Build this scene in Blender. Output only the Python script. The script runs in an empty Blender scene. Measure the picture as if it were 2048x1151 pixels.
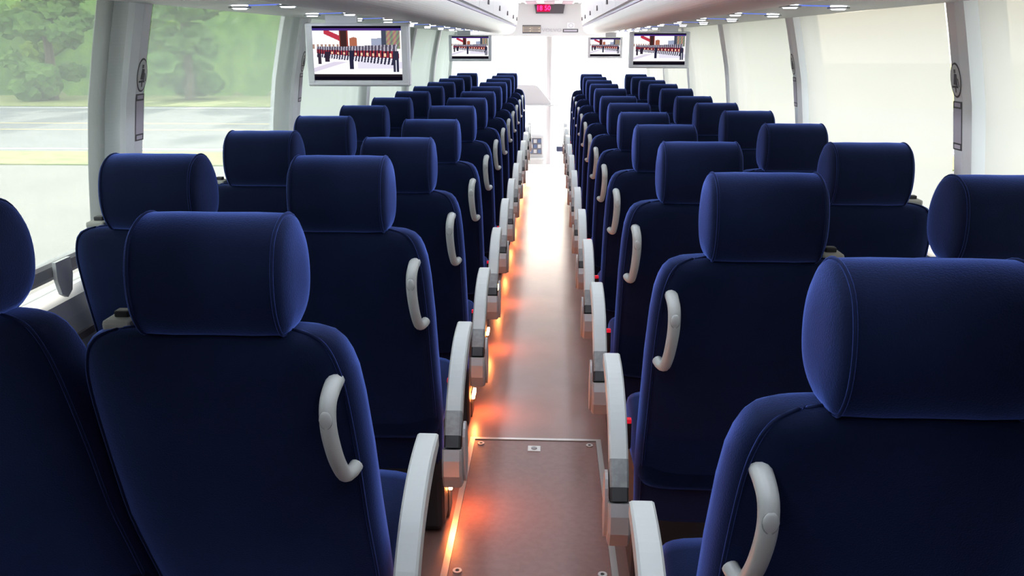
import bpy, bmesh, math, random
from mathutils import Vector, Matrix
random.seed(7)
S = bpy.context.scene
COL = S.collection
PI = math.pi

# ------------------------------------------------------------------ camera
CAMX, CAMZ, F = 0.03, 1.53, 1700.0
phi, psi = math.atan(494.0/F), math.atan(0.0447)
cam_d = bpy.data.cameras.new('camera'); cam = bpy.data.objects.new('camera', cam_d); COL.objects.link(cam)
cam_d.sensor_width = 36.0; cam_d.lens = F*36.0/2048.0; cam_d.clip_start = 0.02; cam_d.clip_end = 400
cam.location = (CAMX, 0, CAMZ); cam.rotation_euler = (PI/2-phi, 0, psi)
S.camera = cam

# ------------------------------------------------------------------ sky, sun, exposure
w = bpy.data.worlds.new('sky'); S.world = w; w.use_nodes = True
nt = w.node_tree; nt.nodes.clear()
sky = nt.nodes.new('ShaderNodeTexSky'); sky.sky_type = 'NISHITA'; sky.sun_disc = False
sky.sun_elevation = math.radians(30); sky.sun_rotation = math.radians(1)
sky.air_density = 1.0; sky.dust_density = 3.0; sky.ozone_density = 1.0
mixw = nt.nodes.new('ShaderNodeMix'); mixw.data_type = 'RGBA'; mixw.inputs[0].default_value = 0.55
bgn = nt.nodes.new('ShaderNodeBackground'); bgn.inputs[1].default_value = 0.90
outw = nt.nodes.new('ShaderNodeOutputWorld')
nt.links.new(sky.outputs[0], mixw.inputs[6]); mixw.inputs[7].default_value = (9.0, 9.3, 9.6, 1)
nt.links.new(mixw.outputs[2], bgn.inputs[0]); nt.links.new(bgn.outputs[0], outw.inputs[0])
sd = bpy.data.lights.new('sun', 'SUN'); sd.energy = 9.0; sd.angle = math.radians(1.5); sd.color = (1, .96, .9)
sun = bpy.data.objects.new('sun', sd); COL.objects.link(sun)
SAZ, SEL = math.radians(1), math.radians(30)
sdir = Vector((math.sin(SAZ)*math.cos(SEL), math.cos(SAZ)*math.cos(SEL), math.sin(SEL)))
sun.rotation_euler = sdir.to_track_quat('Z', 'Y').to_euler(); sun.location = (3, 20, 12)
vs = S.view_settings
vs.view_transform = 'Standard'; vs.look = 'None'; vs.gamma = 1.0; vs.use_curve_mapping = False
vs.exposure = 0.62
S.cycles.max_bounces = 10; S.cycles.transparent_max_bounces = 16; S.cycles.diffuse_bounces = 5
S.cycles.sample_clamp_indirect = 6.0
try: S.cycles.use_denoising = True
except Exception: pass

# ------------------------------------------------------------------ helpers
MATS = {}
def P(name, col, rough=.5, metal=0.0, spec=.5, sheen=0.0, sheen_tint=(1,1,1), noise=None, bump=None, emit=None, estr=0.0, coat=0.0, sheen_rough=.35):
    m = bpy.data.materials.new(name); m.use_nodes = True; MATS[name] = m
    n = m.node_tree.nodes; b = n['Principled BSDF']; L = m.node_tree.links
    b.inputs['Base Color'].default_value = (*col, 1); b.inputs['Roughness'].default_value = rough
    b.inputs['Metallic'].default_value = metal; b.inputs['Specular IOR Level'].default_value = spec
    b.inputs['Sheen Weight'].default_value = sheen; b.inputs['Sheen Tint'].default_value = (*sheen_tint, 1)
    b.inputs['Sheen Roughness'].default_value = sheen_rough; b.inputs['Coat Weight'].default_value = coat
    if emit: b.inputs['Emission Color'].default_value = (*emit, 1); b.inputs['Emission Strength'].default_value = estr
    if noise or bump:
        tc = n.new('ShaderNodeTexCoord')
    if noise:            # (scale, second colour, low, high)
        t = n.new('ShaderNodeTexNoise'); t.inputs['Scale'].default_value = noise[0]; t.inputs['Detail'].default_value = 6
        r = n.new('ShaderNodeValToRGB'); r.color_ramp.elements[0].position = noise[2]; r.color_ramp.elements[1].position = noise[3]
        r.color_ramp.elements[0].color = (*col, 1); r.color_ramp.elements[1].color = (*noise[1], 1)
        L.new(tc.outputs['Object'], t.inputs['Vector']); L.new(t.outputs[0], r.inputs[0]); L.new(r.outputs[0], b.inputs['Base Color'])
    if bump:             # (scale, strength, distance)
        t2 = n.new('ShaderNodeTexNoise'); t2.inputs['Scale'].default_value = bump[0]; t2.inputs['Detail'].default_value = 4
        bp = n.new('ShaderNodeBump'); bp.inputs['Strength'].default_value = bump[1]; bp.inputs['Distance'].default_value = bump[2]
        L.new(tc.outputs['Object'], t2.inputs['Vector']); L.new(t2.outputs[0], bp.inputs['Height']); L.new(bp.outputs[0], b.inputs['Normal'])
    return m
def EM(name, col, s):
    m = bpy.data.materials.new(name); m.use_nodes = True; n = m.node_tree.nodes; n.clear()
    e = n.new('ShaderNodeEmission'); e.inputs[0].default_value = (*col, 1); e.inputs[1].default_value = s
    o = n.new('ShaderNodeOutputMaterial'); m.node_tree.links.new(e.outputs[0], o.inputs[0]); MATS[name] = m; return m
def SHEET(name, col, tint, clear, weave=0.0, diff=.35):
    """a thin cloth or glare-whitened pane: part of the light passes straight, the rest is scattered both ways"""
    m = bpy.data.materials.new(name); m.use_nodes = True; n = m.node_tree.nodes; n.clear(); L = m.node_tree.links
    tr = n.new('ShaderNodeBsdfTransparent'); tr.inputs[0].default_value = (*tint, 1)
    tl = n.new('ShaderNodeBsdfTranslucent'); tl.inputs[0].default_value = (*col, 1)
    df = n.new('ShaderNodeBsdfDiffuse'); df.inputs[0].default_value = (*col, 1)
    m1 = n.new('ShaderNodeMixShader'); m1.inputs[0].default_value = diff
    m2 = n.new('ShaderNodeMixShader'); m2.inputs[0].default_value = clear
    o = n.new('ShaderNodeOutputMaterial')
    L.new(tl.outputs[0], m1.inputs[1]); L.new(df.outputs[0], m1.inputs[2])
    L.new(m1.outputs[0], m2.inputs[1]); L.new(tr.outputs[0], m2.inputs[2]); L.new(m2.outputs[0], o.inputs[0])
    if weave:
        tc = n.new('ShaderNodeTexCoord'); wv = n.new('ShaderNodeTexWave'); wv.bands_direction = 'Z'; wv.inputs['Scale'].default_value = 34
        mp = n.new('ShaderNodeMapRange'); mp.inputs[3].default_value = clear-weave; mp.inputs[4].default_value = clear+weave
        L.new(tc.outputs['Object'], wv.inputs[0]); L.new(wv.outputs[1], mp.inputs[0]); L.new(mp.outputs[0], m2.inputs[0])
    MATS[name] = m; return m
def GLASS(name, tint, gl=.06):
    m = bpy.data.materials.new(name); m.use_nodes = True; n = m.node_tree.nodes; n.clear(); L = m.node_tree.links
    tr = n.new('ShaderNodeBsdfTransparent'); tr.inputs[0].default_value = (*tint, 1)
    g = n.new('ShaderNodeBsdfGlossy'); g.inputs['Roughness'].default_value = .02
    mx = n.new('ShaderNodeMixShader'); mx.inputs[0].default_value = gl; o = n.new('ShaderNodeOutputMaterial')
    L.new(tr.outputs[0], mx.inputs[1]); L.new(g.outputs[0], mx.inputs[2]); L.new(mx.outputs[0], o.inputs[0]); MATS[name] = m; return m

def tag(o, label=None, cat=None, group=None, kind=None):
    if label: o['label'] = label
    if cat: o['category'] = cat
    if group: o['group'] = group
    if kind: o['kind'] = kind
    return o
def mk(name, verts, faces, mat, parent=None, smooth=False):
    me = bpy.data.meshes.new(name); me.from_pydata([tuple(v) for v in verts], [], faces); me.validate(); me.update()
    bm = bmesh.new(); bm.from_mesh(me); bmesh.ops.recalc_face_normals(bm, faces=bm.faces); bm.to_mesh(me); bm.free()
    if smooth:
        for p in me.polygons: p.use_smooth = True
    me.materials.append(MATS[mat]); o = bpy.data.objects.new(name, me); COL.objects.link(o)
    if parent: o.parent = parent
    return o
def mkbm(name, bm, mat, parent=None, smooth=False):
    me = bpy.data.meshes.new(name); bmesh.ops.recalc_face_normals(bm, faces=bm.faces); bm.to_mesh(me); bm.free()
    if smooth:
        for p in me.polygons: p.use_smooth = True
    me.materials.append(MATS[mat]); o = bpy.data.objects.new(name, me); COL.objects.link(o)
    if parent: o.parent = parent
    return o
def box_bm(bm, x0, x1, y0, y1, z0, z1, bev=0.0, seg=2):
    r = bmesh.ops.create_cube(bm, size=1.0)
    for v in r['verts']:
        v.co = ((x0+x1)/2+v.co.x*(x1-x0), (y0+y1)/2+v.co.y*(y1-y0), (z0+z1)/2+v.co.z*(z1-z0))
    if bev:
        es = list({e for v in r['verts'] for e in v.link_edges})
        bmesh.ops.bevel(bm, geom=es, offset=bev, segments=seg, affect='EDGES', profile=.5)
def box(name, x0, x1, y0, y1, z0, z1, mat, parent=None, bev=0.0, seg=2):
    bm = bmesh.new(); box_bm(bm, min(x0,x1), max(x0,x1), min(y0,y1), max(y0,y1), min(z0,z1), max(z0,z1), bev, seg)
    return mkbm(name, bm, mat, parent, False)
def empty(name, loc, rz=0):
    o = bpy.data.objects.new(name, None); o.empty_display_size = .1; COL.objects.link(o); o.location = loc; o.rotation_euler = (0,0,rz); return o
def children(o): return [c for c in bpy.data.objects if c.parent == o]
def copy_tree(o, parent=None, kids=None):
    c = o.copy(); COL.objects.link(c); c.parent = parent
    for ch in kids(o): copy_tree(ch, c, kids)
    return c
def tube(pts, rad, nseg=10, caps=True):
    """tube through points; rad number or list, returns verts, faces"""
    V, Fc = [], []; n = len(pts); pts = [Vector(p) for p in pts]
    rads = rad if isinstance(rad, (list, tuple)) else [rad]*n
    up = Vector((1, 0, 0))
    for i in range(n):
        d = (pts[min(i+1, n-1)]-pts[max(i-1, 0)]).normalized()
        a = up if abs(d.dot(up)) < .95 else Vector((0, 1, 0))
        s = d.cross(a).normalized(); t = s.cross(d).normalized()
        for k in range(nseg):
            an = 2*PI*k/nseg
            V.append(pts[i]+(s*math.cos(an)+t*math.sin(an))*rads[i])
    for i in range(n-1):
        for k in range(nseg):
            a, b = i*nseg+k, i*nseg+(k+1) % nseg
            Fc.append((a, b, b+nseg, a+nseg))
    if caps: Fc.append(tuple(range(nseg))[::-1]); Fc.append(tuple(range((n-1)*nseg, n*nseg)))
    return V, Fc
def catmull(pts, n, closed=False):
    pts = [Vector(p) for p in pts]; N = len(pts); out = []
    segs = N if closed else N-1
    for i in range(segs):
        g = (lambda k: pts[k % N]) if closed else (lambda k: pts[max(0, min(N-1, k))])
        p0, p1, p2, p3 = g(i-1), g(i), g(i+1), g(i+2)
        for j in range(n):
            t = j/n
            out.append(.5*((2*p1)+(p2-p0)*t+(2*p0-5*p1+4*p2-p3)*t*t+(3*p1-p0-3*p2+p3)*t**3))
    if not closed: out.append(pts[-1])
    return out
def extrude_y(prof, y0, y1, closed=True, caps=True):
    """prof list of (x,z) extruded along y"""
    n = len(prof); V = [(x, y0, z) for x, z in prof]+[(x, y1, z) for x, z in prof]
    Fc = [(i, (i+1) % n, (i+1) % n+n, i+n) for i in range(n if closed else n-1)]
    if closed and caps: Fc += [tuple(range(n))[::-1], tuple(range(n, 2*n))]
    return V, Fc
def text_mesh(name, s, size, loc, rot, mat, parent=None, depth=.001, align='CENTER'):
    cu = bpy.data.curves.new(name, 'FONT'); cu.body = s; cu.size = size; cu.extrude = depth; cu.align_x = align; cu.align_y = 'CENTER'
    to = bpy.data.objects.new(name+'_tmp', cu); COL.objects.link(to)
    dg = bpy.context.evaluated_depsgraph_get(); me = bpy.data.meshes.new_from_object(to.evaluated_get(dg))
    bpy.data.objects.remove(to); bpy.data.curves.remove(cu)
    me.transform(Matrix.Translation(loc) @ rot.to_4x4())
    me.materials.clear(); me.materials.append(MATS[mat])
    o = bpy.data.objects.new(name, me); COL.objects.link(o)
    if parent: o.parent = parent
    return o

# ------------------------------------------------------------------ materials
P('velvet', (.0030, .0066, .025), .85, spec=.1, sheen=1.0, sheen_tint=(.17, .29, 1.0), sheen_rough=.38, bump=(420, .35, .002), noise=(9, (.0040, .0085, .032), .35, .7))
P('velvet_piping', (.0045, .009, .035), .85, spec=.1, sheen=.8, sheen_tint=(.17, .29, 1), bump=(500, .3, .001))
P('arm_plastic', (.62, .66, .64), .38)
P('arm_grey', (.26, .28, .28), .5, noise=(60, (.32, .34, .34), .4, .6))
P('arm_black', (.03, .033, .035), .45)
P('bracket', (.46, .46, .46), .35, metal=.15)
P('handle', (.50, .53, .51), .33)
P('dark_frame', (.02, .02, .024), .6)
P('belt_red', (.75, .015, .04), .4, emit=(1, .02, .05), estr=.25)  # faint emission put into the red; the button is no lamp
P('belt_web', (.36, .36, .32), .7)
P('floor', (.24, .125, .105), .30, spec=.6, noise=(5, (.29, .155, .13), .35, .7), bump=(240, .12, .001))
P('hatch_panel', (.225, .112, .096), .36, spec=.5, noise=(45, (.25, .13, .11), .4, .6), bump=(260, .12, .001))
P('steel', (.62, .61, .58), .35, metal=.7)
P('white_panel', (.88, .88, .87), .45)
P('rack_panel', (.62, .65, .62), .5, bump=(160, .05, .001))
P('rack_white', (.88, .88, .87), .42)
P('door_white', (.84, .84, .83), .4)
P('latch', (.07, .06, .065), .4)
P('purple_trim', (.32, .28, .42), .45)
P('pillar', (.88, .91, .94), .5)
P('wall', (.55, .57, .56), .6)
P('sill_metal', (.60, .61, .62), .32, metal=.55)
P('sill_dark', (.10, .09, .10), .5)
P('seal_black', (.06, .065, .065), .7)
P('blind_bar', (.28, .28, .29), .4)
P('blind_cap', (.48, .49, .50), .4)
P('tv_frame', (.76, .78, .82), .4)
P('sticker', (.72, .74, .73), .5)
P('sticker_ink', (.10, .095, .10), .5)
P('sticker_lilac', (.56, .52, .60), .5)
P('label_tan', (.62, .48, .42), .6, noise=(90, (.55, .50, .34), .45, .6))
P('emboss', (.92, .92, .92), .3)
P('letter_white', (.58, .57, .58), .35)
P('header', (.78, .775, .77), .5)
P('clock_body', (.10, .09, .10), .3)
EM('clock_digits', (1.0, .015, .09), 6.0)
EM('clock_haze', (1.0, .02, .12), .45)
EM('read_lens', (.86, .88, 1.0), 7.0)
EM('read_spill', (.20, .30, 1.0), .55)  # blue spill of the reading lights, imitated by emission
EM('ceiling_tube', (.82, .88, 1.0), 14.0)
EM('aisle_lamp', (1.0, .24, .06), 140.0)
P('hatch_pink', (.55, .33, .42), .4)
SHEET('blind_mesh', (.80, .86, .84), (.92, .96, .94), .74, .008)
SHEET('blind_mesh_dense', (.80, .88, .85), (.92, .96, .94), .68)
SHEET('blind_cloth_left', (.56, .62, .595), (.8, .9, .85), .05)
SHEET('blind_cloth_right', (.675, .665, .63), (.9, .9, .82), .05, diff=.28)
SHEET('glare_glass', (1, 1, 1), (.9, .9, .9), .72, diff=.15)  # white scatter in the pane imitates glare from the bright outdoors
GLASS('window_glass', (.59, .59, .565))
P('post_grey', (.33, .31, .32), .6)
P('front_grey', (.46, .44, .45), .6)
P('console', (.55, .55, .56), .5)
P('console_dark', (.16, .15, .17), .5)
P('gauge_blue', (.10, .16, .30), .3)
P('step', (.60, .58, .57), .5)
P('asphalt', (.17, .175, .18), .85, noise=(1.2, (.20, .205, .21), .35, .7))
P('concrete', (.215, .21, .195), .85, noise=(.6, (.18, .176, .166), .35, .7))
P('grass', (.20, .26, .07), .9, noise=(2.5, (.34, .33, .14), .35, .7))
P('road_white', (.8, .8, .78), .7)
P('road_yellow', (.72, .56, .20), .7)
P('foliage', (.20, .36, .06), .9, noise=(1.2, (.42, .58, .11), .35, .65), bump=(3, .8, .3))
P('foliage_dark', (.11, .25, .06), .9, noise=(1.2, (.24, .42, .10), .35, .65), bump=(3, .8, .3))
for nm_ in ('foliage', 'foliage_dark'):
    n_ = MATS[nm_].node_tree.nodes; L_ = MATS[nm_].node_tree.links; b_ = n_['Principled BSDF']
    tl_ = n_.new('ShaderNodeBsdfTranslucent'); mx_ = n_.new('ShaderNodeMixShader'); mx_.inputs[0].default_value = .45
    L_.new(n_['Color Ramp'].outputs[0], tl_.inputs[0]); L_.new(b_.outputs[0], mx_.inputs[1]); L_.new(tl_.outputs[0], mx_.inputs[2]); L_.new(mx_.outputs[0], n_['Material Output'].inputs[0])
P('bark', (.12, .09, .06), .9)

# ------------------------------------------------------------------ shell
def fz(y):                       # the aisle floor climbs gently towards the rear rows
    r = max((y-1.205)/.8, -1.2)
    return .126*math.exp(-r/3.34)
Y0, Y1, YF = -0.95, 10.95, 12.75
WALL = [(1.245, .30), (1.245, .90), (1.24, 1.02), (1.225, 1.18), (1.20, 1.36), (1.165, 1.52), (1.13, 1.66), (1.11, 1.74)]
def xw(z):
    for (xa, za), (xb, zb) in zip(WALL, WALL[1:]):
        if z <= zb:
            t = max(0, (z-za)/(zb-za)); return xa+(xb-xa)*t
    return WALL[-1][0]
V, Fc = [], []
NY = 60
for i in range(NY+1):
    y = Y0+(Y1-Y0)*i/NY
    for x, dz in ((-1.28, 0), (1.28, 0), (1.28, -.06-fz(y)), (-1.28, -.06-fz(y))): V.append((x, y, fz(y)+dz))
    if i:
        a, b = (i-1)*4, i*4
        Fc += [(a, a+1, b+1, b), (a+1, a+2, b+2, b+1), (a+2, a+3, b+3, b+2), (a+3, a, b, b+3)]
Fc += [(0, 1, 2, 3), (NY*4+3, NY*4+2, NY*4+1, NY*4)]
floor = tag(mk('floor', V, Fc, 'floor'), 'reddish brown vinyl aisle floor with a soft gloss', kind='structure')
cab = box('floor_entrance', -1.28, 1.28, Y1, YF, -.62, -.50, 'step'); tag(cab, 'pale low floor of the entrance and driver area', kind='structure')
box('riser', -1.26, 1.26, Y1+.001, Y1+.03, -.50, -.062, 'step', cab)
for k in range(2): box('step', .02, 1.2, Y1+.03, Y1+.58-.27*k, -.50, -.35+.15*k, 'step', cab, .008)

for sgn, side in ((-1, 'left'), (1, 'right')):
    wl = mk('wall_'+side, *extrude_y([(sgn*1.25, -.5), (sgn*1.25, .885), (sgn*1.34, .885), (sgn*1.34, -.5)], Y0, YF), 'wall')
    tag(wl, f'grey lower side wall under the {side} windows', kind='structure')
    # profiled ledge under the windows
    mk('sill', *extrude_y([(sgn*x, z) for x, z in ((1.26, .60), (1.225, .62), (1.212, .66), (1.212, .80), (1.215, .835), (1.225, .88), (1.26, .895))], Y0, Y1+.8), 'sill_metal', wl)
    mk('sill_groove', *extrude_y([(sgn*x, z) for x, z in ((1.214, .765), (1.206, .768), (1.206, .788), (1.214, .790))], Y0, Y1+.8), 'sill_dark', wl)
    mk('sill_groove', *extrude_y([(sgn*x, z) for x, z in ((1.214, .70), (1.206, .703), (1.206, .735), (1.214, .738))], Y0, Y1+.8), 'sill_dark', wl)
P('rear_dark', (.02, .025, .06), .9)  # unseen rear surfaces, coloured dark to keep light off the seat backs
bk = box('wall_back', -1.34, 1.34, Y0-.08, Y0, -.2, 2.08, 'rear_dark'); tag(bk, 'rear wall behind the last row, darkened to absorb light', kind='structure')
for sgn in (-1, 1): tag(box('wall_blocker_'+('left' if sgn < 0 else 'right'), sgn*1.16, sgn*1.34, Y0, .74, .885, 1.70, 'rear_dark'), 'added dark panel blocking side light behind the '+('left' if sgn < 0 else 'right')+' windows', kind='structure')  # added unseen panels that block side light from behind the camera
ce = box('ceiling', -.46, .46, Y0, YF, 2.0, 2.05, 'white_panel'); tag(ce, 'white ceiling panel over the aisle between the luggage racks', kind='structure')
for sgn in (-1, 1):
    tag(mk('trim_'+('40' if sgn < 0 else '41'), *extrude_y([(sgn*1.11, 1.66), (sgn*1.16, 1.645), (sgn*1.34, 1.70), (sgn*1.34, 2.08), (sgn*1.05, 2.08)], Y0, YF), 'white_panel'), 'white roof rail above the '+('left' if sgn < 0 else 'right')+' windows', kind='structure')
tag(box('roof', -1.34, 1.34, Y0, YF, 2.082, 2.11, 'white_panel'), 'white outer roof of the coach', kind='structure')
for sx in (-1, 1):
    cl = empty('ceiling_light', (sx*.37, 5.3, 1.999)); tag(cl, 'long white strip light along the '+('left' if sx < 0 else 'right')+' edge of the ceiling', 'light', 'ceiling strip lights')
    for k in range(10): box('light_tube', -.014, .014, Y0+.1+k*1.2-5.3, Y0+1.22+k*1.2-5.3, -.020, 0, 'ceiling_tube', cl)

# ---- pillars and windows
PY = [2.48+1.665*k for k in range(-1, 6)]
ZS = [.88, .96, 1.06, 1.16, 1.26, 1.36, 1.46, 1.56, 1.66]
npil = 0; nwin = 0
def wall_sheet(sgn, ya, yb, off, za, zb, mat, name, parent=None, ny=2, fold=None, thick=0.0):
    zs = [za+(zb-za)*i/10 for i in range(11)]; V = []; Fc = []
    for i in range(ny+1):
        y = ya+(yb-ya)*i/ny
        for z in zs:
            d = fold(y, z) if fold else 0
            V.append((sgn*(xw(z)+off+d), y, z))
    m = len(zs)
    for i in range(ny):
        for j in range(m-1): Fc.append((i*m+j, i*m+j+1, (i+1)*m+j+1, (i+1)*m+j))
    o = mk(name, V, Fc, mat, parent, smooth=True)
    if thick:
        md = o.modifiers.new('thick', 'SOLIDIFY'); md.thickness = thick; md.offset = 0
    return o
for sgn, side in ((-1, 'left'), (1, 'right')):
    for k, y in enumerate(PY):
        npil += 1
        sec = [(.09, -.060), (-.016, -.048), (-.032, -.028), (-.032, .022), (-.016, .030), (.09, .040)]   # (offset outwards, dy)
        V, Fc = [], []
        for z in ZS:
            for o_, dy in sec: V.append((sgn*(xw(z)+o_), y+dy, z))
        m = len(sec)
        for i in range(len(ZS)-1):
            for j in range(m): Fc.append((i*m+j, i*m+(j+1) % m, (i+1)*m+(j+1) % m, (i+1)*m+j))
        Fc += [tuple(range(m)), tuple(range((len(ZS)-1)*m, len(ZS)*m))]
        tag(mk(f'trim_{npil}', V, Fc, 'pillar'), 'pale grey curved pillar between the '+side+' windows', kind='structure')
    ends = PY+[YF-.12]
    for k in range(len(ends)-1):
        nwin += 1
        g = wall_sheet(sgn, ends[k]+.03, ends[k+1]-.05, .055, .885, 1.67, 'window_glass' if k < len(ends)-2 else 'glare_glass', f'window_{nwin}', ny=2, thick=.006)  # foremost side pane takes the glare-whitened material too
        tag(g, f'tall glass pane in the {side} side of the coach', kind='structure')
        if k < len(ends)-2 and sgn < 0: wall_sheet(sgn, ends[k+1]-.14, ends[k+1]-.05, .045, .885, 1.67, 'seal_black', 'window_seal', g, ny=1, thick=.004)
# front: header panel, windscreen, divider
hd = box('wall_front', -1.12, 1.12, 11.62, 11.70, 1.585, 2.0, 'header', bev=.01); tag(hd, 'white header panel over the windscreen with clock and notices', kind='structure')
HY = 11.62
for i, (xa, xb) in enumerate(((-1.22, -.005), (.005, 1.22))):
    nwin += 1
    V = []; Fc = []
    for j in range(9):
        z = -.45+2.2*j/8
        for q in range(7):
            x = xa+(xb-xa)*q/6; V.append((x, 12.62-.14*(x*x)-.10*max(z-.6, 0)**2, z))
    for j in range(8):
        for q in range(6): Fc.append((j*7+q, j*7+q+1, (j+1)*7+q+1, (j+1)*7+q))
    tag(mk(f'window_{nwin}', V, Fc, 'glare_glass', smooth=True), 'windscreen pane whitened to imitate glare, '+('left' if i == 0 else 'right')+' of the centre divider', kind='structure')
dv = mk(f'trim_{npil+1}', *tube([(.0, 12.56, -.45), (.0, 12.56, .6), (.0, 12.52, 1.2), (.0, 12.40, 1.72)], .050, 10), 'post_grey'); tag(dv, 'pale upright divider in the middle of the windscreen', kind='structure')
for sx in (-1, 1):
    tag(mk(f'trim_{npil+(2 if sx < 0 else 3)}', *tube([(sx*1.25, 12.46, -.45), (sx*1.25, 12.44, .9), (sx*1.2, 12.40, 1.4), (sx*1.13, 12.34, 1.75)], .06, 10), 'white_panel'), 'pale corner post at the '+('left' if sx < 0 else 'right')+' end of the windscreen', kind='structure')
fw = box('wall_nose', -1.28, 1.28, YF-.08, YF, -.62, -.42, 'wall'); tag(fw, 'low wall under the windscreen', kind='structure')

# ------------------------------------------------------------------ luggage racks
def rack(sgn, side):
    r = empty('luggage_rack', (0, 0, 0)); tag(r, f'white overhead luggage rack with closed doors above the {side} seats', 'luggage rack', 'overhead luggage racks')
    arc = catmull([(.425, 1.715), (.423, 1.685), (.437, 1.650), (.475, 1.622), (.535, 1.608), (.60, 1.612), (.655, 1.632), (.70, 1.648)], 5)
    body = [(.405, 1.998), (.43, 1.72)]+[(p.x, p.y) for p in arc]+[(.72, 1.652), (1.118, 1.640), (1.14, 1.66), (1.10, 1.998)]
    yb = 11.16
    V, Fc = extrude_y([(sgn*x, z) for x, z in body], Y0, yb)
    b = mk('rack_body', V, Fc, 'rack_white', r)
    n = len(body)
    for p in b.data.polygons: p.use_smooth = False
    # rounded front end
    V, Fc = [], []
    cxp = sum(p[0] for p in body)/n; czp = sum(p[1] for p in body)/n
    for j, (s, dy) in enumerate(((1, 0), (.99, .05), (.95, .09), (.86, .12), (.6, .14))):
        for x, z in body: V.append((sgn*(cxp+(x-cxp)*s), yb+dy, czp+(z-czp)*s))
        if j:
            for i in range(n): Fc.append(((j-1)*n+i, (j-1)*n+(i+1) % n, j*n+(i+1) % n, j*n+i))
    Fc.append(tuple(range(4*n, 5*n)))
    mk('end_cap', V, Fc, 'rack_white', r, smooth=True)
    mk('trim_line', *extrude_y([(sgn*x, z) for x, z in ((.4235, 1.712), (.4175, 1.710), (.4165, 1.700), (.4235, 1.698))], Y0, yb), 'purple_trim', r)
    ed = [10.5-1.285*k for k in range(9)][::-1]+[11.15]
    for a, c in zip(ed, ed[1:]):
        if a < Y0: a = Y0+.02
        d = mk('door', *extrude_y([(sgn*x, z) for x, z in ((.432, 1.722), (.408, 1.722), (.399, 1.80), (.390, 1.90), (.387, 1.962), (.41, 1.965))], a+.006, c-.006), 'door_white', r)
        ym = (a+c)/2+.02
        box('latch', sgn*.391, sgn*.402, ym-.028, ym+.028, 1.765, 1.805, 'latch', d, .002)
    # service panel with reading lights
    sp = mk('service_panel', *extrude_y([(sgn*x, z) for x, z in ((.71, 1.651), (.71, 1.640), (1.105, 1.630), (1.105, 1.642))], Y0, yb-.05), 'rack_panel', r)
    base = 2.70 if sgn < 0 else 2.02
    for k in range(-1, 11):
        y = base+.82*k
        if y > 10.6 or y < .6: continue
        for x in (.77, .925):
            yy = y-(.02 if x < .8 else 0); z = 1.640-(x-.71)*.025
            L_ = mk('reading_light', *tube([(sgn*x, yy, z), (sgn*x, yy, z-.012)], [.025, .020], 14), 'read_lens', sp)
            mk('bezel', *ring((sgn*x, yy, z-.004), .026, .034, .005), 'arm_grey', L_)
        mk('blue_spill', *extrude_y([(sgn*a, 1.640-(a-.71)*.025+c) for a, c in ((.80, 0.0), (.80, -.003), (.895, -.003), (.895, 0.0))], y-.012, y+.008), 'read_spill', sp)  # emissive strip imitating blue lamp spill on the panel
    return r
def ring(c, r0, r1, h, n=14):
    V, Fc = [], []
    for k in range(n):
        a = 2*PI*k/n
        for rr, dz in ((r0, 0), (r1, 0), (r1, -h), (r0, -h)): V.append((c[0]+rr*math.cos(a), c[1]+rr*math.sin(a), c[2]+dz))
    for k in range(n):
        a, b = k*4, ((k+1) % n)*4
        for j in range(4): Fc.append((a+j, a+(j+1) % 4, b+(j+1) % 4, b+j))
    return V, Fc
rack(-1, 'left'); rack(1, 'right')

# ------------------------------------------------------------------ seats
def loft(rings):
    V, Fc = [], []; n = len(rings[0])
    for r in rings: V += r
    for i in range(len(rings)-1):
        for k in range(n): Fc.append((i*n+k, i*n+(k+1) % n, (i+1)*n+(k+1) % n, (i+1)*n+k))
    Fc += [tuple(range(n))[::-1], tuple(range((len(rings)-1)*n, len(rings)*n))]
    return V, Fc
HR = [(.010, .000), (-.016, .010), (-.036, .050), (-.036, .105), (-.014, .155), (.034, .178), (.086, .170), (.122, .128), (.132, .075), (.116, .026), (.070, .000)]
def headrest_geo():
    prof = catmull([(0, y, z) for y, z in HR], 4, True); c = Vector((0, .050, .083)); R = []
    for x, s in ((-.124, .35), (-.1225, .62), (-.119, .84), (-.114, .95), (-.108, .990), (-.102, 1.0), (-.06, 1.012), (0, 1.006), (.06, 1.012), (.102, 1.0), (.108, .990), (.114, .95), (.119, .84), (.1225, .62), (.124, .35)):
        R.append([Vector((x, c.y+(p.y-c.y)*s, c.z+(p.z-c.z)*s)) for p in prof])
    return R, prof, c
def yback(z): return -.03+(1.0-z)*.28+max(0, .62-z)*.12      # back surface, recline
BACK = [(.10, .200, .06), (.20, .212, .085), (.30, .218, .10), (.38, .223, .115), (.50, .226, .125), (.62, .227, .13), (.75, .226, .13), (.86, .222, .130), (.915, .217, .128), (.945, .210, .122), (.965, .202, .114), (.980, .190, .100), (.989, .172, .080), (.994, .145, .055), (.996, .10, .03)]
def backrest_geo():
    R = []
    for z, hw, d in BACK:
        y0 = yback(z); yc = y0+.065; ring_ = []
        for k in range(28):
            a = 2*PI*k/28; e = .42
            cx, sy = math.cos(a), math.sin(a)
            ring_.append(Vector((hw*math.copysign(abs(cx)**e, cx), yc+d/2*math.copysign(abs(sy)**(.55), sy), z)))
        R.append(ring_)
    return R
def cushion_geo():
    R = []
    for y, hw, zt, zb in ((.17, .19, .455, .37), (.18, .215, .465, .355), (.24, .222, .468, .34), (.40, .224, .462, .33), (.54, .222, .458, .33), (.60, .212, .445, .345), (.615, .19, .425, .37)):
        ring_ = []
        for k in range(24):
            a = 2*PI*k/24; cx, sy = math.cos(a), math.sin(a)
            ring_.append(Vector((hw*math.copysign(abs(cx)**.35, cx), y, (zt+zb)/2+(zt-zb)/2*math.copysign(abs(sy)**.5, sy))))
        R.append(ring_)
    return R
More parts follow.
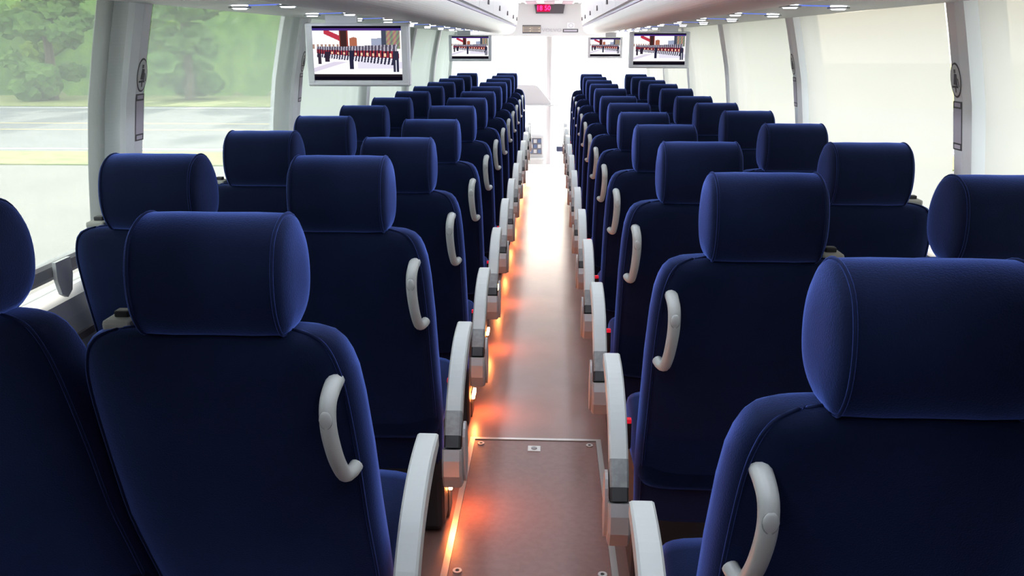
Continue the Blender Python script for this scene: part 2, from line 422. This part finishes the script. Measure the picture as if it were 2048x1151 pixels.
def sweep_rect(path, hw, ht, hx=0.0):
    """rounded-rectangle bar following a (y,z) path, centred on x = hx"""
    R = []; n = len(path)
    for i, (y, z) in enumerate(path):
        a, b = path[max(i-1, 0)], path[min(i+1, n-1)]
        d = Vector((b[0]-a[0], b[1]-a[1])).normalized(); nn = Vector((-d.y, d.x))
        h = ht[i] if isinstance(ht, (list, tuple)) else ht
        ring_ = []
        for u, v in ((-1, -.8), (-.8, -1), (.8, -1), (1, -.8), (1, .8), (.8, 1), (-.8, 1), (-1, .8)):
            ring_.append(Vector((hx+u*hw, y+nn.x*v*h, z+nn.y*v*h)))
        R.append(ring_)
    return R
def make_seat(side, aisle):
    m = -1 if side == 'left' else 1          # outward direction; aisle side is -m
    root = empty('coach_seat', (0, 0, 0))
    R, prof, c = headrest_geo()
    hz = 1.169-.178; hdx = .014 if side == 'left' else 0.0
    h = mk('headrest', *loft([[Vector((v.x+hdx, v.y, v.z+hz)) for v in r] for r in R]), 'velvet', root, smooth=True)
    for sx in (-1, 1):                       # piped seam round each end panel
        loop = [Vector((hdx+sx*.107, c.y+(p.y-c.y)*.995, c.z+(p.z-c.z)*.995+hz)) for p in prof]
        mk('piping', *tube(loop+[loop[0]], .0028, 6, False), 'velvet_piping', h, smooth=True)
    b = mk('backrest', *loft(backrest_geo()), 'velvet', root, smooth=True)
    for sx in (-1, 1):                       # seam between rear panel and bolster
        pts = [Vector((sx*hw*.93, yback(z)+.065-d/2*.713, z)) for z, hw, d in BACK[1:]]
        mk('seam', *tube(catmull(pts, 3), .0030, 6), 'velvet_piping', b, smooth=True)
    cu = mk('cushion', *loft(cushion_geo()), 'velvet', root, smooth=True)
    base = box('seat_base', -.215, .215, .26, .58, .004, .345, 'dark_frame', root, .02)
    # shoulder belt guide on the window side
    gx = m*.150
    g = box('belt_guide', gx-.024, gx+.024, .020, .075, .986, 1.004, 'belt_web', root, .006)
    box('guide_clip', gx-.012, gx+.012, .04, .06, 1.002, 1.014, 'dark_frame', g, .003)
    bx = -m*(.236 if aisle else .212)
    bk_ = box('belt_buckle', bx-.011, bx+.011, .315, .331, .395, .471, 'dark_frame', root, .004)
    tag(box('buckle_button', bx-.010, bx+.010, .313, .330, .470, .482, 'belt_red', bk_, .002), 'red buckle button')
    if aisle:
        ax = -m*(.270 if side == 'left' else .275)
        path = catmull([(.435, .606), (.36, .598), (.28, .578), (.20, .540), (.145, .495), (.118, .462)], 4)
        a = mk('armrest', *loft(sweep_rect([(p.x, p.y) for p in path], .0225, [.016+.008*min(1, i/6) for i in range(len(path))], ax)), 'arm_plastic', root)
        mk('hinge_block', *loft(sweep_rect([(.118, .466), (.098, .438), (.083, .412)], .0225, .026, ax)), 'arm_grey', a)
        mk('hinge_joint', *loft(sweep_rect([(.083, .412), (.066, .384)], .0215, .026, ax)), 'arm_black', a)
        br = mk('bracket', *loft(sweep_rect([(.066, .384), (.058, .360), (.055, .325), (.062, .298), (.085, .285)], .026, [.030, .034, .034, .028, .015], ax)), 'bracket', a)
        pl = [(.098+.052*math.cos(2*PI*i/18)*(.9 if math.cos(2*PI*i/18) > 0 else .75), .360+.088*math.sin(2*PI*i/18)) for i in range(18)]; n = 18
        V = [(ax-m*.026, y, z) for y, z in pl]+[(ax-m*.033, y, z) for y, z in pl]
        mk('bracket_plate', V, [tuple(range(n)), tuple(range(n, 2*n))[::-1]]+[(i, (i+1) % n, (i+1) % n+n, i+n) for i in range(n)], 'bracket', a)
        if side == 'left':                   # orange aisle marker lamp at the foot of the seat
            mlm = box('marker_lamp', .177, .219, .36, .44, -.004, .12, 'arm_black', root, .004); tag(mlm, 'small glowing orange aisle lamp')
            box('lens', .217, .229, .360, .440, .090, .108, 'aisle_lamp', mlm, .003)
        # curved grab handle on the rear panel
        hx = -m*(.192 if side == 'left' else .186)
        pts = catmull([(hx, .030, .914), (hx, -.008, .911), (hx+m*.002, -.031, .892), (hx+m*.003, -.031, .852), (hx+m*.001, -.014, .802), (hx-m*.002, .004, .768), (hx-m*.006, .016, .750), (hx-m*.013, .030, .748), (hx-m*.018, .046, .752)], 4)
        n = len(pts); rd = [.0142-.0028*(i/n) for i in range(n)]
        hd_ = mk('grab_handle', *tube(pts, rd, 12), 'handle', root, smooth=True)
        bm = bmesh.new(); bmesh.ops.create_uvsphere(bm, u_segments=14, v_segments=8, radius=1)
        for v in bm.verts: v.co = (hx+m*.003+v.co.x*.0105, -.0440+v.co.y*.004+(v.co.z*-.001), .873+v.co.z*.015)
        mkbm('handle_button', bm, 'handle', hd_, True)
        rim = [(hx+m*.003+.0098*math.cos(2*PI*i/16), -.0442, .873+.0150*math.sin(2*PI*i/16)) for i in range(17)]
        mk('button_rim', *tube(rim, .0009, 5, False), 'arm_grey', hd_)
    return root
ORD = ['nearest', 'second', 'third', 'fourth', 'fifth', 'sixth', 'seventh', 'eighth', 'ninth', 'tenth', 'eleventh', 'twelfth']
protos = {(s, a): make_seat(s, a) for s in ('left', 'right') for a in (True, False)}
kidmap = {}
for o in bpy.data.objects:
    if o.parent: kidmap.setdefault(o.parent.name, []).append(o)
kids = lambda o: kidmap.get(o.name, [])
SX = {('left', True): -.492, ('left', False): -.950, ('right', True): .478, ('right', False): .972}
# small differences between headrest heights and rows, as seen
DZ = {('left', False): {1: .0}, ('left', True): {0: -.018, 1: -.002, 2: -.020, 3: -.012}, ('right', True): {0: -.014, 1: .002, 3: -.006, 4: -.008, 5: -.01, 6: -.013}, ('right', False): {5: -.008, 6: -.012}}
for (side, aisle), proto in protos.items():
    yy = 1.205 if side == 'left' else .941
    for r in range(12):
        o = proto if r == 0 else copy_tree(proto, None, kids)
        y = yy+.8*r
        o.location = (SX[(side, aisle)], y, fz(yy+.8*r+(.0 if side == 'left' else .264))+DZ[(side, aisle)].get(r, 0))
        colname = ('aisle' if aisle else 'window')
        if r == 0: lab = f'navy velvet coach seat nearest the camera in the {side} {colname} column'
        elif r == 11: lab = f'navy velvet coach seat at the far front end of the {side} {colname} column'
        else: lab = f'navy velvet coach seat, {ORD[r]} from the camera in the {side} {colname} column'
        tag(o, lab, 'seat', 'navy velvet coach seats')

# ------------------------------------------------------------------ floor hatch
hx0, hx1, hy0, hy1 = -.262, .236, 1.93, 2.965
ht = empty('floor_hatch', (0, 0, 0)); tag(ht, 'brown floor hatch with bright metal edging in the aisle', 'hatch')
def floor_strip(name, xa, xb, ya, yb, h, mat, parent, n=8):
    V, Fc = [], []
    for i in range(n+1):
        y = ya+(yb-ya)*i/n; z = fz(y)
        V += [(xa, y, z+.0005), (xb, y, z+.0005), (xb, y, z+h), (xa, y, z+h)]
        if i:
            a, b = (i-1)*4, i*4
            for j in range(4): Fc.append((a+j, a+(j+1) % 4, b+(j+1) % 4, b+j))
    Fc += [(0, 1, 2, 3), (n*4+3, n*4+2, n*4+1, n*4)]
    return mk(name, V, Fc, mat, parent)
floor_strip('hatch_panel', hx0+.02, hx1-.02, hy0+.02, hy1-.02, .003, 'hatch_panel', ht)
floor_strip('edge_strip', hx0, hx0+.019, hy0, hy1, .006, 'steel', ht); floor_strip('edge_strip', hx1-.019, hx1, hy0, hy1, .006, 'steel', ht)
floor_strip('edge_strip', hx0+.019, hx1-.019, hy1-.016, hy1, .006, 'steel', ht); floor_strip('edge_strip', hx0+.019, hx1-.019, hy0, hy0+.019, .006, 'steel', ht)
for x in (hx0+.045, hx1-.045):
    for y in (hy0+.14, hy1-.055):
        sc_ = mk('screw', *ring((x, y, fz(y)+.0075), .006, .013, .005), 'steel', ht)
        mk('screw_slot', *tube([(x, y, fz(y)+.003), (x, y, fz(y)+.005)], .006, 10), 'arm_black', sc_)
yl_ = hy1-.09
lt = box('latch_plate', -.040, .008, yl_-.022, yl_+.022, fz(yl_)+.003, fz(yl_)+.006, 'steel', ht, .001)
mk('latch_key', *tube([(-.016, yl_, fz(yl_)+.004), (-.016, yl_, fz(yl_)+.009)], [.012, .010], 10), 'arm_grey', lt)

# ------------------------------------------------------------------ blinds
def blind(sgn, k, label, mat, fold_amp, zb=.965, inset=(.12, .058)):
    ya, yb = PY[k]+inset[0], PY[k+1]-inset[1]
    o = empty('window_blind', (sgn*xw(zb), (ya+yb)/2, zb)); tag(o, label, 'blind', 'window blinds')
    off = Vector(o.location)
    def fold(y, z):
        t = (y-ya)/(yb-ya); e = max(0, (t-.45)/.55)
        return -.004*math.sin(t*9)-fold_amp*(e*e)*(.5+.5*math.sin(t*46+1.3*(1.6-z)))*(1.0-.4*(z-.96)/.7)
    f_ = wall_sheet(sgn, ya, yb, .012, zb, 1.634, mat, 'fabric', None, ny=60, fold=fold)
    bar = mk('bottom_bar', *extrude_y([(sgn*(xw(zb)+x), zb+z) for x, z in ((.018, -.022), (-.006, -.022), (-.012, -.012), (-.012, .014), (-.004, .022), (.018, .022))], ya-.01, yb+.01), 'blind_bar', None)
    parts = [f_, bar]
    for yy in (ya+.36, yb-.36):
        V, Fc = [], []
        shape = [(-.034, .026), (.034, .026), (.036, -.02), (.024, -.06), (0, -.074), (-.024, -.06), (-.036, -.02)]
        n = len(shape)
        for dx in (-.016, -.026):
            for a, c in shape: V.append((sgn*(xw(zb)+dx), yy+a, zb+c))
        Fc = [tuple(range(n)), tuple(range(n, 2*n))[::-1]]+[(i, (i+1) % n, (i+1) % n+n, i+n) for i in range(n)]
        parts.append(mk('pull_tab', V, Fc, 'blind_cap', None))
    for q in parts:
        q.data.transform(Matrix.Translation(-off)); q.parent = o if q not in parts[2:] else bar
    return o
for sgn, side in ((-1, 'left'), (1, 'right')):
    for k in range(6):
        where = ['at the nearest', 'at the second', 'at the third', 'at the fourth', 'at the fifth', 'at the farthest'][k]
        if side == 'left':
            see = k <= 1
            lab = f'{"see-through grey-green mesh" if see else "pale grey-green cloth"} blind {where} left window'
            mat = ['blind_mesh', 'blind_mesh_dense'][k] if see else 'blind_cloth_left'
            blind(sgn, k, lab, mat, .02 if see else .05)
        else:
            blind(sgn, k, f'cream cloth blind {where} right window', 'blind_cloth_right', .010 if k < 2 else .055, inset=(.13, .085))

# ------------------------------------------------------------------ pillar stickers
def sticker_round(sgn, y, z, label):
    o = empty('belt_sticker', (sgn*(xw(z)-.0325), y, z)); tag(o, label, 'sticker', 'round seat belt stickers')
    tilt = math.atan2(xw(z-.05)-xw(z+.05), .1)
    o.rotation_euler = (0, -sgn*tilt, 0)
    def disc(name, r, t, mat, par):
        n = 24; V = [(0, 0, 0)]
        V = [(0.0, r*.82*math.cos(2*PI*i/n), r*1.28*math.sin(2*PI*i/n)) for i in range(n)]+[(-sgn*t, r*.82*math.cos(2*PI*i/n), r*1.28*math.sin(2*PI*i/n)) for i in range(n)]
        Fc = [tuple(range(n)), tuple(range(n, 2*n))[::-1]]+[(i, (i+1) % n, (i+1) % n+n, i+n) for i in range(n)]
        return mk(name, V, Fc, mat, par)
    disc('rim', .038, .0010, 'sticker_ink', o); disc('face', .034, .0016, 'sticker', o)
    # seated figure with belt
    polys = [[(-.004, .030), (.006, .030), (.006, .020), (-.004, .020)], [(-.009, .017), (.005, .019), (.012, -.012), (-.011, -.014)], [(-.011, -.014), (.020, -.016), (.020, -.021), (-.016, -.021)], [(-.002, -.021), (.004, -.021), (.003, -.034), (-.001, -.034)], [(-.016, .004), (-.012, .006), (-.018, -.018), (-.021, -.018)]]
    V, Fc = [], []
    for p in polys:
        b0 = len(V); V += [(-sgn*.0014, sgn*a, c) for a, c in p]+[(-sgn*.0022, sgn*a, c) for a, c in p]; n = len(p)
        Fc += [tuple(range(b0, b0+n)), tuple(range(b0+n, b0+2*n))[::-1]]+[(b0+i, b0+(i+1) % n, b0+(i+1) % n+n, b0+i+n) for i in range(n)]
    mk('figure', V, Fc, 'sticker_ink', o)
def sticker_tall(sgn, y, z, label):
    o = empty('notice_sticker', (sgn*(xw(z)-.0325), y, z)); tag(o, label, 'sticker', 'tall notice stickers')
    o.rotation_euler = (0, -sgn*math.atan2(xw(z-.05)-xw(z+.05), .1), 0)
    def rect(name, a0, a1, b0, b1, t0, t1, mat): return box(name, -sgn*t0, -sgn*t1, a0, a1, b0, b1, mat, o)
    rect('backing', -.026, .026, -.068, .068, 0, .001, 'sticker_ink'); rect('face', -.0235, .0235, -.048, .048, .001, .0017, 'sticker_lilac')
    rect('top_bar', -.018, .018, .053, .064, .001, .0017, 'sticker_lilac'); rect('bottom_bar', -.018, .018, -.064, -.053, .001, .0017, 'sticker_lilac')
for sgn, side in ((-1, 'left'), (1, 'right')):
    for k, nm in ((1, 'nearest'), (2, 'second')):
        sticker_round(sgn, PY[k], 1.435 if side == 'left' else 1.425, f'round seat belt sticker on the {nm} {side} window pillar')
        sticker_tall(sgn, PY[k], 1.315 if side == 'left' else 1.30, f'tall framed lilac notice on the {nm} {side} window pillar')

# ------------------------------------------------------------------ television screens
def scr_col(u, v):           # u 0..1 left-right, v 0..1 top-down : parade film between black bars
    wht = (1.0, .98, 1.0)
    if v < .045 or v > .93: return (.004, .003, .008)
    if v < .085: return (.05+.12*u*(1-u), .03, .22)
    if v > .885: return (.02, .015, .02)
    c = wht
    if v < .42:
        if .66 < u < .80 and abs(v-.30+.10*(u-.72)) < .075 and math.sin(u*70)*.3+.6 > 0: c = (.34, .38, .52)
        d = v-(.12+.75*(u-.14))
        if .13 < u < .37 and -.07 < d < .03: c = (.50, .04, .07)
        if .30 < u < .40: c = (.05, .02, .02) if (.31 < u < .385) else (.30, .06, .05)
        if .415 < u < .50 and v > .20+.5*abs(u-.465): c = (.42, .14, .08)
        if .775 < u < .83: c = (.06, .07, .11)
        if .83 <= u < .985: c = (.30+.12*math.sin(u*90), .24+.08*math.sin(u*120+v*60), .18)
        if u < .30 and v > .33: c = (.40, .25, .20) if math.sin(u*140) > .0 else c
    top = .37-.06*max(0, u-.4); bot = .56+.18*u
    if .04 < u < .97 and top < v < bot and not (u > .95 and v < .5):
        ph = (u+.03*v)*(250-60*u); s = math.sin(ph); t = (v-top)/(bot-top)
        if t < .30: c = (.50, .47, .56) if s > .45 else (.09, .08, .12)
        elif t < .66:
            c = (.30, .03, .05) if s > -.1 else (.03, .015, .03)
            if abs(t-.52) < .085 and math.sin(u*95) > .5 and u > .15: c = (1.0, .62, .42)
        else: c = (.03, .03, .06) if math.sin(ph+t*5) > -.1 else (.80, .78, .88)
    if .405 < u < .455 and .45 < v < .79: c = (.02, .02, .05)
    if .05 < u < .09 and .50 < v < .70: c = (.04, .03, .05)
    if .13 < u < .18 and .47 < v < .66: c = (.03, .02, .04)
    if u > .90 and .46 < v < .84 and u < .965: c = (.03, .03, .06) if math.sin(u*160) > -.6 or v < .62 else (.8, .8, .9)
    if v > .66 and c == wht: 
        if abs((v-.66)-.5*(.30-u)) < .04 and u < .45: c = (.72, .66, .80)
        elif u > .5 and v < .78: c = (.78, .74, .88)
    return c
mm = bpy.data.materials.new('tv_picture'); mm.use_nodes = True; n_ = mm.node_tree.nodes; n_.clear()
at_ = n_.new('ShaderNodeAttribute'); at_.attribute_name = 'picture'; em_ = n_.new('ShaderNodeEmission'); em_.inputs[1].default_value = .70; oo_ = n_.new('ShaderNodeOutputMaterial')
mm.node_tree.links.new(at_.outputs[0], em_.inputs[0]); mm.node_tree.links.new(em_.outputs[0], oo_.inputs[0]); MATS['tv_picture'] = mm
def tv(x, y, ztop, wd, hg, label):
    o = empty('monitor', (x, y, ztop)); tag(o, label, 'monitor', 'drop-down monitors')
    b = box('casing', -wd/2, wd/2, 0, .045, -hg, .0, 'tv_frame', o, .008)
    sw, sh = wd*.855, hg*.855; zc = -hg*.475
    for xa, xb, za, zb in ((-wd/2+.006, -sw/2, zc-sh/2-.008, zc+sh/2), (sw/2, wd/2-.006, zc-sh/2-.008, zc+sh/2)):
        box('bezel', xa, xb, -.006, .002, za, zb, 'tv_frame', b, .002)
    box('bezel', -wd/2+.006, wd/2-.006, -.006, .002, -hg+.005, zc-sh/2-.008, 'tv_frame', b, .002)
    NX, NZ = 192, 96; V = []; Fc = []
    for j in range(NZ+1):
        for i in range(NX+1): V.append((-sw/2+sw*i/NX, -.0015, zc+sh/2-sh*j/NZ))
    for j in range(NZ):
        for i in range(NX): a = j*(NX+1)+i; Fc.append((a, a+NX+1, a+NX+2, a+1))
    me = bpy.data.meshes.new('screen'); me.from_pydata(V, [], Fc); me.update()
    ca = me.color_attributes.new('picture', 'FLOAT_COLOR', 'CORNER'); vals = []
    for j in range(NZ):
        for i in range(NX): vals += [*scr_col((i+.5)/NX, (j+.5)/NZ), 1.0]*4
    ca.data.foreach_set('color', vals); me.materials.append(MATS['tv_picture'])
    s = bpy.data.objects.new('screen', me); COL.objects.link(s); s.parent = o
    box('hinge', (0 if x > 0 else -wd*.3), (wd*.3 if x > 0 else 0), .01, .04, -.002, 1.629-ztop, 'tv_frame', o)
    return o
tv(-.768, 3.60, 1.600, .430, .252, 'largest-looking drop-down monitor, on the left, showing a parade')
tv(-.782, 8.80, 1.585, .430, .252, 'small-looking drop-down monitor at the far left showing a parade')
tv(.792, 6.28, 1.592, .425, .250, 'drop-down monitor on the near right showing a parade')
tv(.690, 10.90, 1.575, .430, .252, 'smallest-looking drop-down monitor at the far right showing a parade')

# ------------------------------------------------------------------ header details
RX = Matrix.Rotation(PI/2, 3, 'X')
ck = empty('clock_display', (.0, HY, 1.93)); tag(ck, 'dark trapezoid clock display with red digits on the front header', 'clock')
V = [(-.20, -.035, .068), (.20, -.035, .068), (.178, -.03, -.060), (-.178, -.03, -.060), (-.20, 0, .068), (.20, 0, .068), (.178, 0, -.060), (-.178, 0, -.060)]
mk('display_body', V, [(0, 3, 2, 1), (4, 5, 6, 7), (0, 1, 5, 4), (1, 2, 6, 5), (2, 3, 7, 6), (3, 0, 4, 7)], 'clock_body', ck)
d_ = box('lit_field', -.165, .005, -.0365, -.034, -.040, .050, 'clock_haze', ck, .0005)
text_mesh('digits', '18 50', .082, (-.080, -.039, .004), RX, 'clock_digits', d_, .001)
lab1 = empty('notice_plate', (-.232, HY, 1.675)); tag(lab1, 'tan double notice plate on the left of the front header', 'sign')
box('plate', -.12, .12, -.006, 0, -.052, .052, 'sticker_ink', lab1, .002)
for xa in (-.115, .003):
    f_ = box('panel', xa, xa+.112, -.008, -.005, -.034, .036, 'label_tan', lab1, .001)
    for q in range(4): box('print_line', xa+.008, xa+.104-.02*(q % 2), -.009, -.0075, .022-.016*q, .029-.016*q, 'sticker_ink', f_)
tg = text_mesh('lettering', 'VOLVO', .058, (.030, HY-.004, 1.660), RX @ Matrix.Diagonal((1.35, 1, 1)), 'letter_white', None, .004); tag(tg, 'raised white VOLVO lettering on the front header', 'lettering')
sg = empty('notice_plate', (.275, HY, 1.66)); tag(sg, 'narrow grey notice plate with white label on the right of the front header', 'sign')
box('plate', -.10, .10, -.006, 0, -.024, .018, 'sticker_ink', sg, .002); box('panel', -.085, .085, -.008, -.005, -.013, .008, 'sticker_lilac', sg, .001)
wl_ = box('white_label', -.045, .052, -.005, 0, .024, .098, 'emboss', sg, .002)
mk('round_mark', *[q for q in ((lambda R_: ([(a, -.0058+.0*b, c) for a, b, c in R_[0]], R_[1]))(([(.004+.030*math.cos(2*PI*i/20)*s, 0, .061+.026*math.sin(2*PI*i/20)*s) for s in (1, .8) for i in range(20)], [(i, (i+1) % 20, (i+1) % 20+20, i+20) for i in range(20)])))], 'sticker_lilac', wl_)

# roof hatch in the ceiling near the front
rh = empty('roof_hatch', (0, 10.7, 1.999)); tag(rh, 'white framed roof hatch with pinkish panels at the front of the ceiling', 'hatch')
box('frame', -.31, .31, -.42, .42, -.030, 0, 'rack_white', rh, .012)
for xa in (-.275, -.06, .155): box('panel', xa, xa+.12+(.0 if xa != -.06 else 0), -.38, .36, -.036, -.028, 'hatch_pink', rh, .003)

# ------------------------------------------------------------------ driver area
da = empty('dashboard_console', (-.17, 11.85, -.50)); tag(da, 'grey driver console with blue gauges beyond the end of the aisle', 'dashboard')
bm = bmesh.new(); box_bm(bm, -.12, .13, 0, .45, .30, .80, .05, 4); mkbm('console_body', bm, 'console', da)
box('pedestal', -.11, .12, .03, .40, 0, .30, 'console_dark', da, .01)
pn = mk('gauge_panel', [(-.10, -.006, .52), (.085, -.006, .52), (.075, -.001, .74), (-.10, -.001, .74), (-.10, .01, .52), (.085, .01, .52), (.075, .01, .74), (-.10, .01, .74)], [(0, 1, 2, 3), (7, 6, 5, 4), (0, 4, 5, 1), (1, 5, 6, 2), (2, 6, 7, 3), (3, 7, 4, 0)], 'console_dark', da)
for i in range(3):
    for j in range(3): box('gauge', -.09+.058*i, -.045+.058*i, -.012, -.004, .535+.07*j, .585+.07*j, 'gauge_blue' if (i+j) % 2 == 0 else 'console', pn, .003)
box('shelf', -.115, .12, -.06, .02, .44, .475, 'console', da, .008)
db = empty('dashboard', (-.72, 12.0, -.50)); tag(db, 'wide grey dashboard on the left under the windscreen', 'dashboard')
box('dash_body', -.5, .40, 0, .40, .35, .78, 'console', db, .05, 4); box('dash_foot', -.45, .38, .1, .38, 0, .36, 'console_dark', db, .01)
cw = empty('instrument_cowl', (-.12, 12.15, .36)); tag(cw, 'pale grey slanted instrument cowl in front of the windscreen', 'dashboard')
def prism(name, pts, y0, y1, mat, par):
    n = len(pts); return mk(name, [(x, y0, z) for x, z in pts]+[(x, y1, z) for x, z in pts], [tuple(range(n)), tuple(range(n, 2*n))[::-1]]+[(i, (i+1) % n, (i+1) % n+n, i+n) for i in range(n)], mat, par)
prism('cowl_panel', [(-.62, .315), (.155, .315), (.145, .345), (.035, .48), (-.04, .565), (-.08, .58), (-.62, .59)], 0, .09, 'front_grey', cw)
prism('cowl_ledge', [(-.62, .295), (.30, .295), (.30, .313), (-.62, .313)], -.03, .12, 'console', cw)
prism('cowl_leg', [(-.60, -.079), (-.50, -.079), (-.50, .295), (-.60, .295)], .0, .08, 'console', cw)
tb = empty('stair_rail_box', (.20, 11.1, -.05)); tag(tb, 'small dark blue box on a post beside the right front seats', 'box')
box('box', -.09, .09, -.02, .06, .20, .27, 'gauge_blue', tb, .01); mk('post', *tube([(.04, .02, -.15), (.04, .02, .21)], .018, 8), 'steel', tb)

# ------------------------------------------------------------------ outdoors
GZ = -1.42
def slab(name, x0, x1, y0, y1, z, mat, label): return tag(box(name, x0, x1, y0, y1, z-.2, z, mat), label, kind='structure')
slab('ground', -150, 150, -60, 20.5, GZ, 'concrete', 'pale concrete forecourt outside the coach')
slab('ground_verge', -150, 150, 20.5, 23.0, GZ+.03, 'grass', 'narrow strip of dry grass before the road')
rd = slab('ground_road', -150, 150, 23.0, 39.5, GZ+.01, 'asphalt', 'grey road crossing ahead of the coach')
for y, h_, mt in ((23.6, .16, 'road_white'), (28.9, .13, 'road_yellow'), (31.2, .13, 'road_yellow'), (38.6, .18, 'road_white')):
    box('lane_line', -150, 150, y, y+h_, GZ+.011, GZ+.016, mt, rd)
slab('ground_bank', -150, 150, 39.5, 120, GZ+.04, 'grass', 'grassy bank on the far side of the road')
rnd = random.Random(3); V, Fc = [], []; nx, ny_ = 90, 22
for j in range(ny_):
    for i in range(nx):
        x = -75+i*1.0; y = 47.3+j*1.2; t = j/(ny_-1)
        V.append((x+rnd.uniform(-.35, .35), y+rnd.uniform(-.35, .35), GZ-.2+13.0*(t**.55)+rnd.uniform(-.9, .9)+1.2*math.sin(x*.35+j)*t))
for j in range(ny_-1):
    for i in range(nx-1): a = j*nx+i; Fc.append((a, a+1, a+nx+1, a+nx))
tag(mk('ground_hillside', V, Fc, 'foliage_dark', smooth=True), 'densely wooded green hillside behind the trees', kind='structure')
def lump(seed, r, sub=3):
    rnd = random.Random(seed); bm = bmesh.new(); bmesh.ops.create_icosphere(bm, subdivisions=sub, radius=1)
    for v in bm.verts: v.co *= 1+rnd.uniform(-.30, .30)
    return bm
def tree(x, y, h, rw, mat, label, seed):
    rnd = random.Random(seed); o = empty('tree', (x, y, GZ+.04)); tag(o, label, 'tree', 'trees across the road')
    mk('trunk', *tube([(0, 0, 0), (.1, .05, h*.25), (.0, 0, h*.55), (.1, .1, h*.8)], [.28, .22, .16, .06], 8), 'bark', o)
    bm = bmesh.new()
    for k in range(34):
        t = rnd.random(); a = rnd.uniform(0, 2*PI); zz = .6+t*(h-1.0); rr = rw*(.95-.65*abs(t-.35)**1.2)*math.sqrt(rnd.random())
        b2 = lump(seed*100+k, 1); s = rw*rnd.uniform(.22, .40)
        me = bpy.data.meshes.new('t'); b2.to_mesh(me); b2.free()
        me.transform(Matrix.Translation((rr*math.cos(a), rr*math.sin(a), zz)) @ Matrix.Diagonal((s, s, s*.8, 1))); bm.from_mesh(me); bpy.data.meshes.remove(me)
    mkbm('crown', bm, mat, o, False)
TL = [(-46+4.0*i+.6*math.sin(i*1.7), 43.6 if i % 2 else 49.2) for i in range(13)]
ORD2 = ORD+['thirteenth', 'fourteenth', 'fifteenth']
for i, (x, y) in enumerate(TL):
    nm = 'leftmost' if i == 0 else ORD2[i]+' from the left'
    tree(x, y, 10.5+1.6*math.sin(i*2.1), 2.2, 'foliage' if i % 2 == 0 else 'foliage_dark', ['bright', 'deep'][i % 2]+f' green bushy tree across the road, {nm}', i+1)
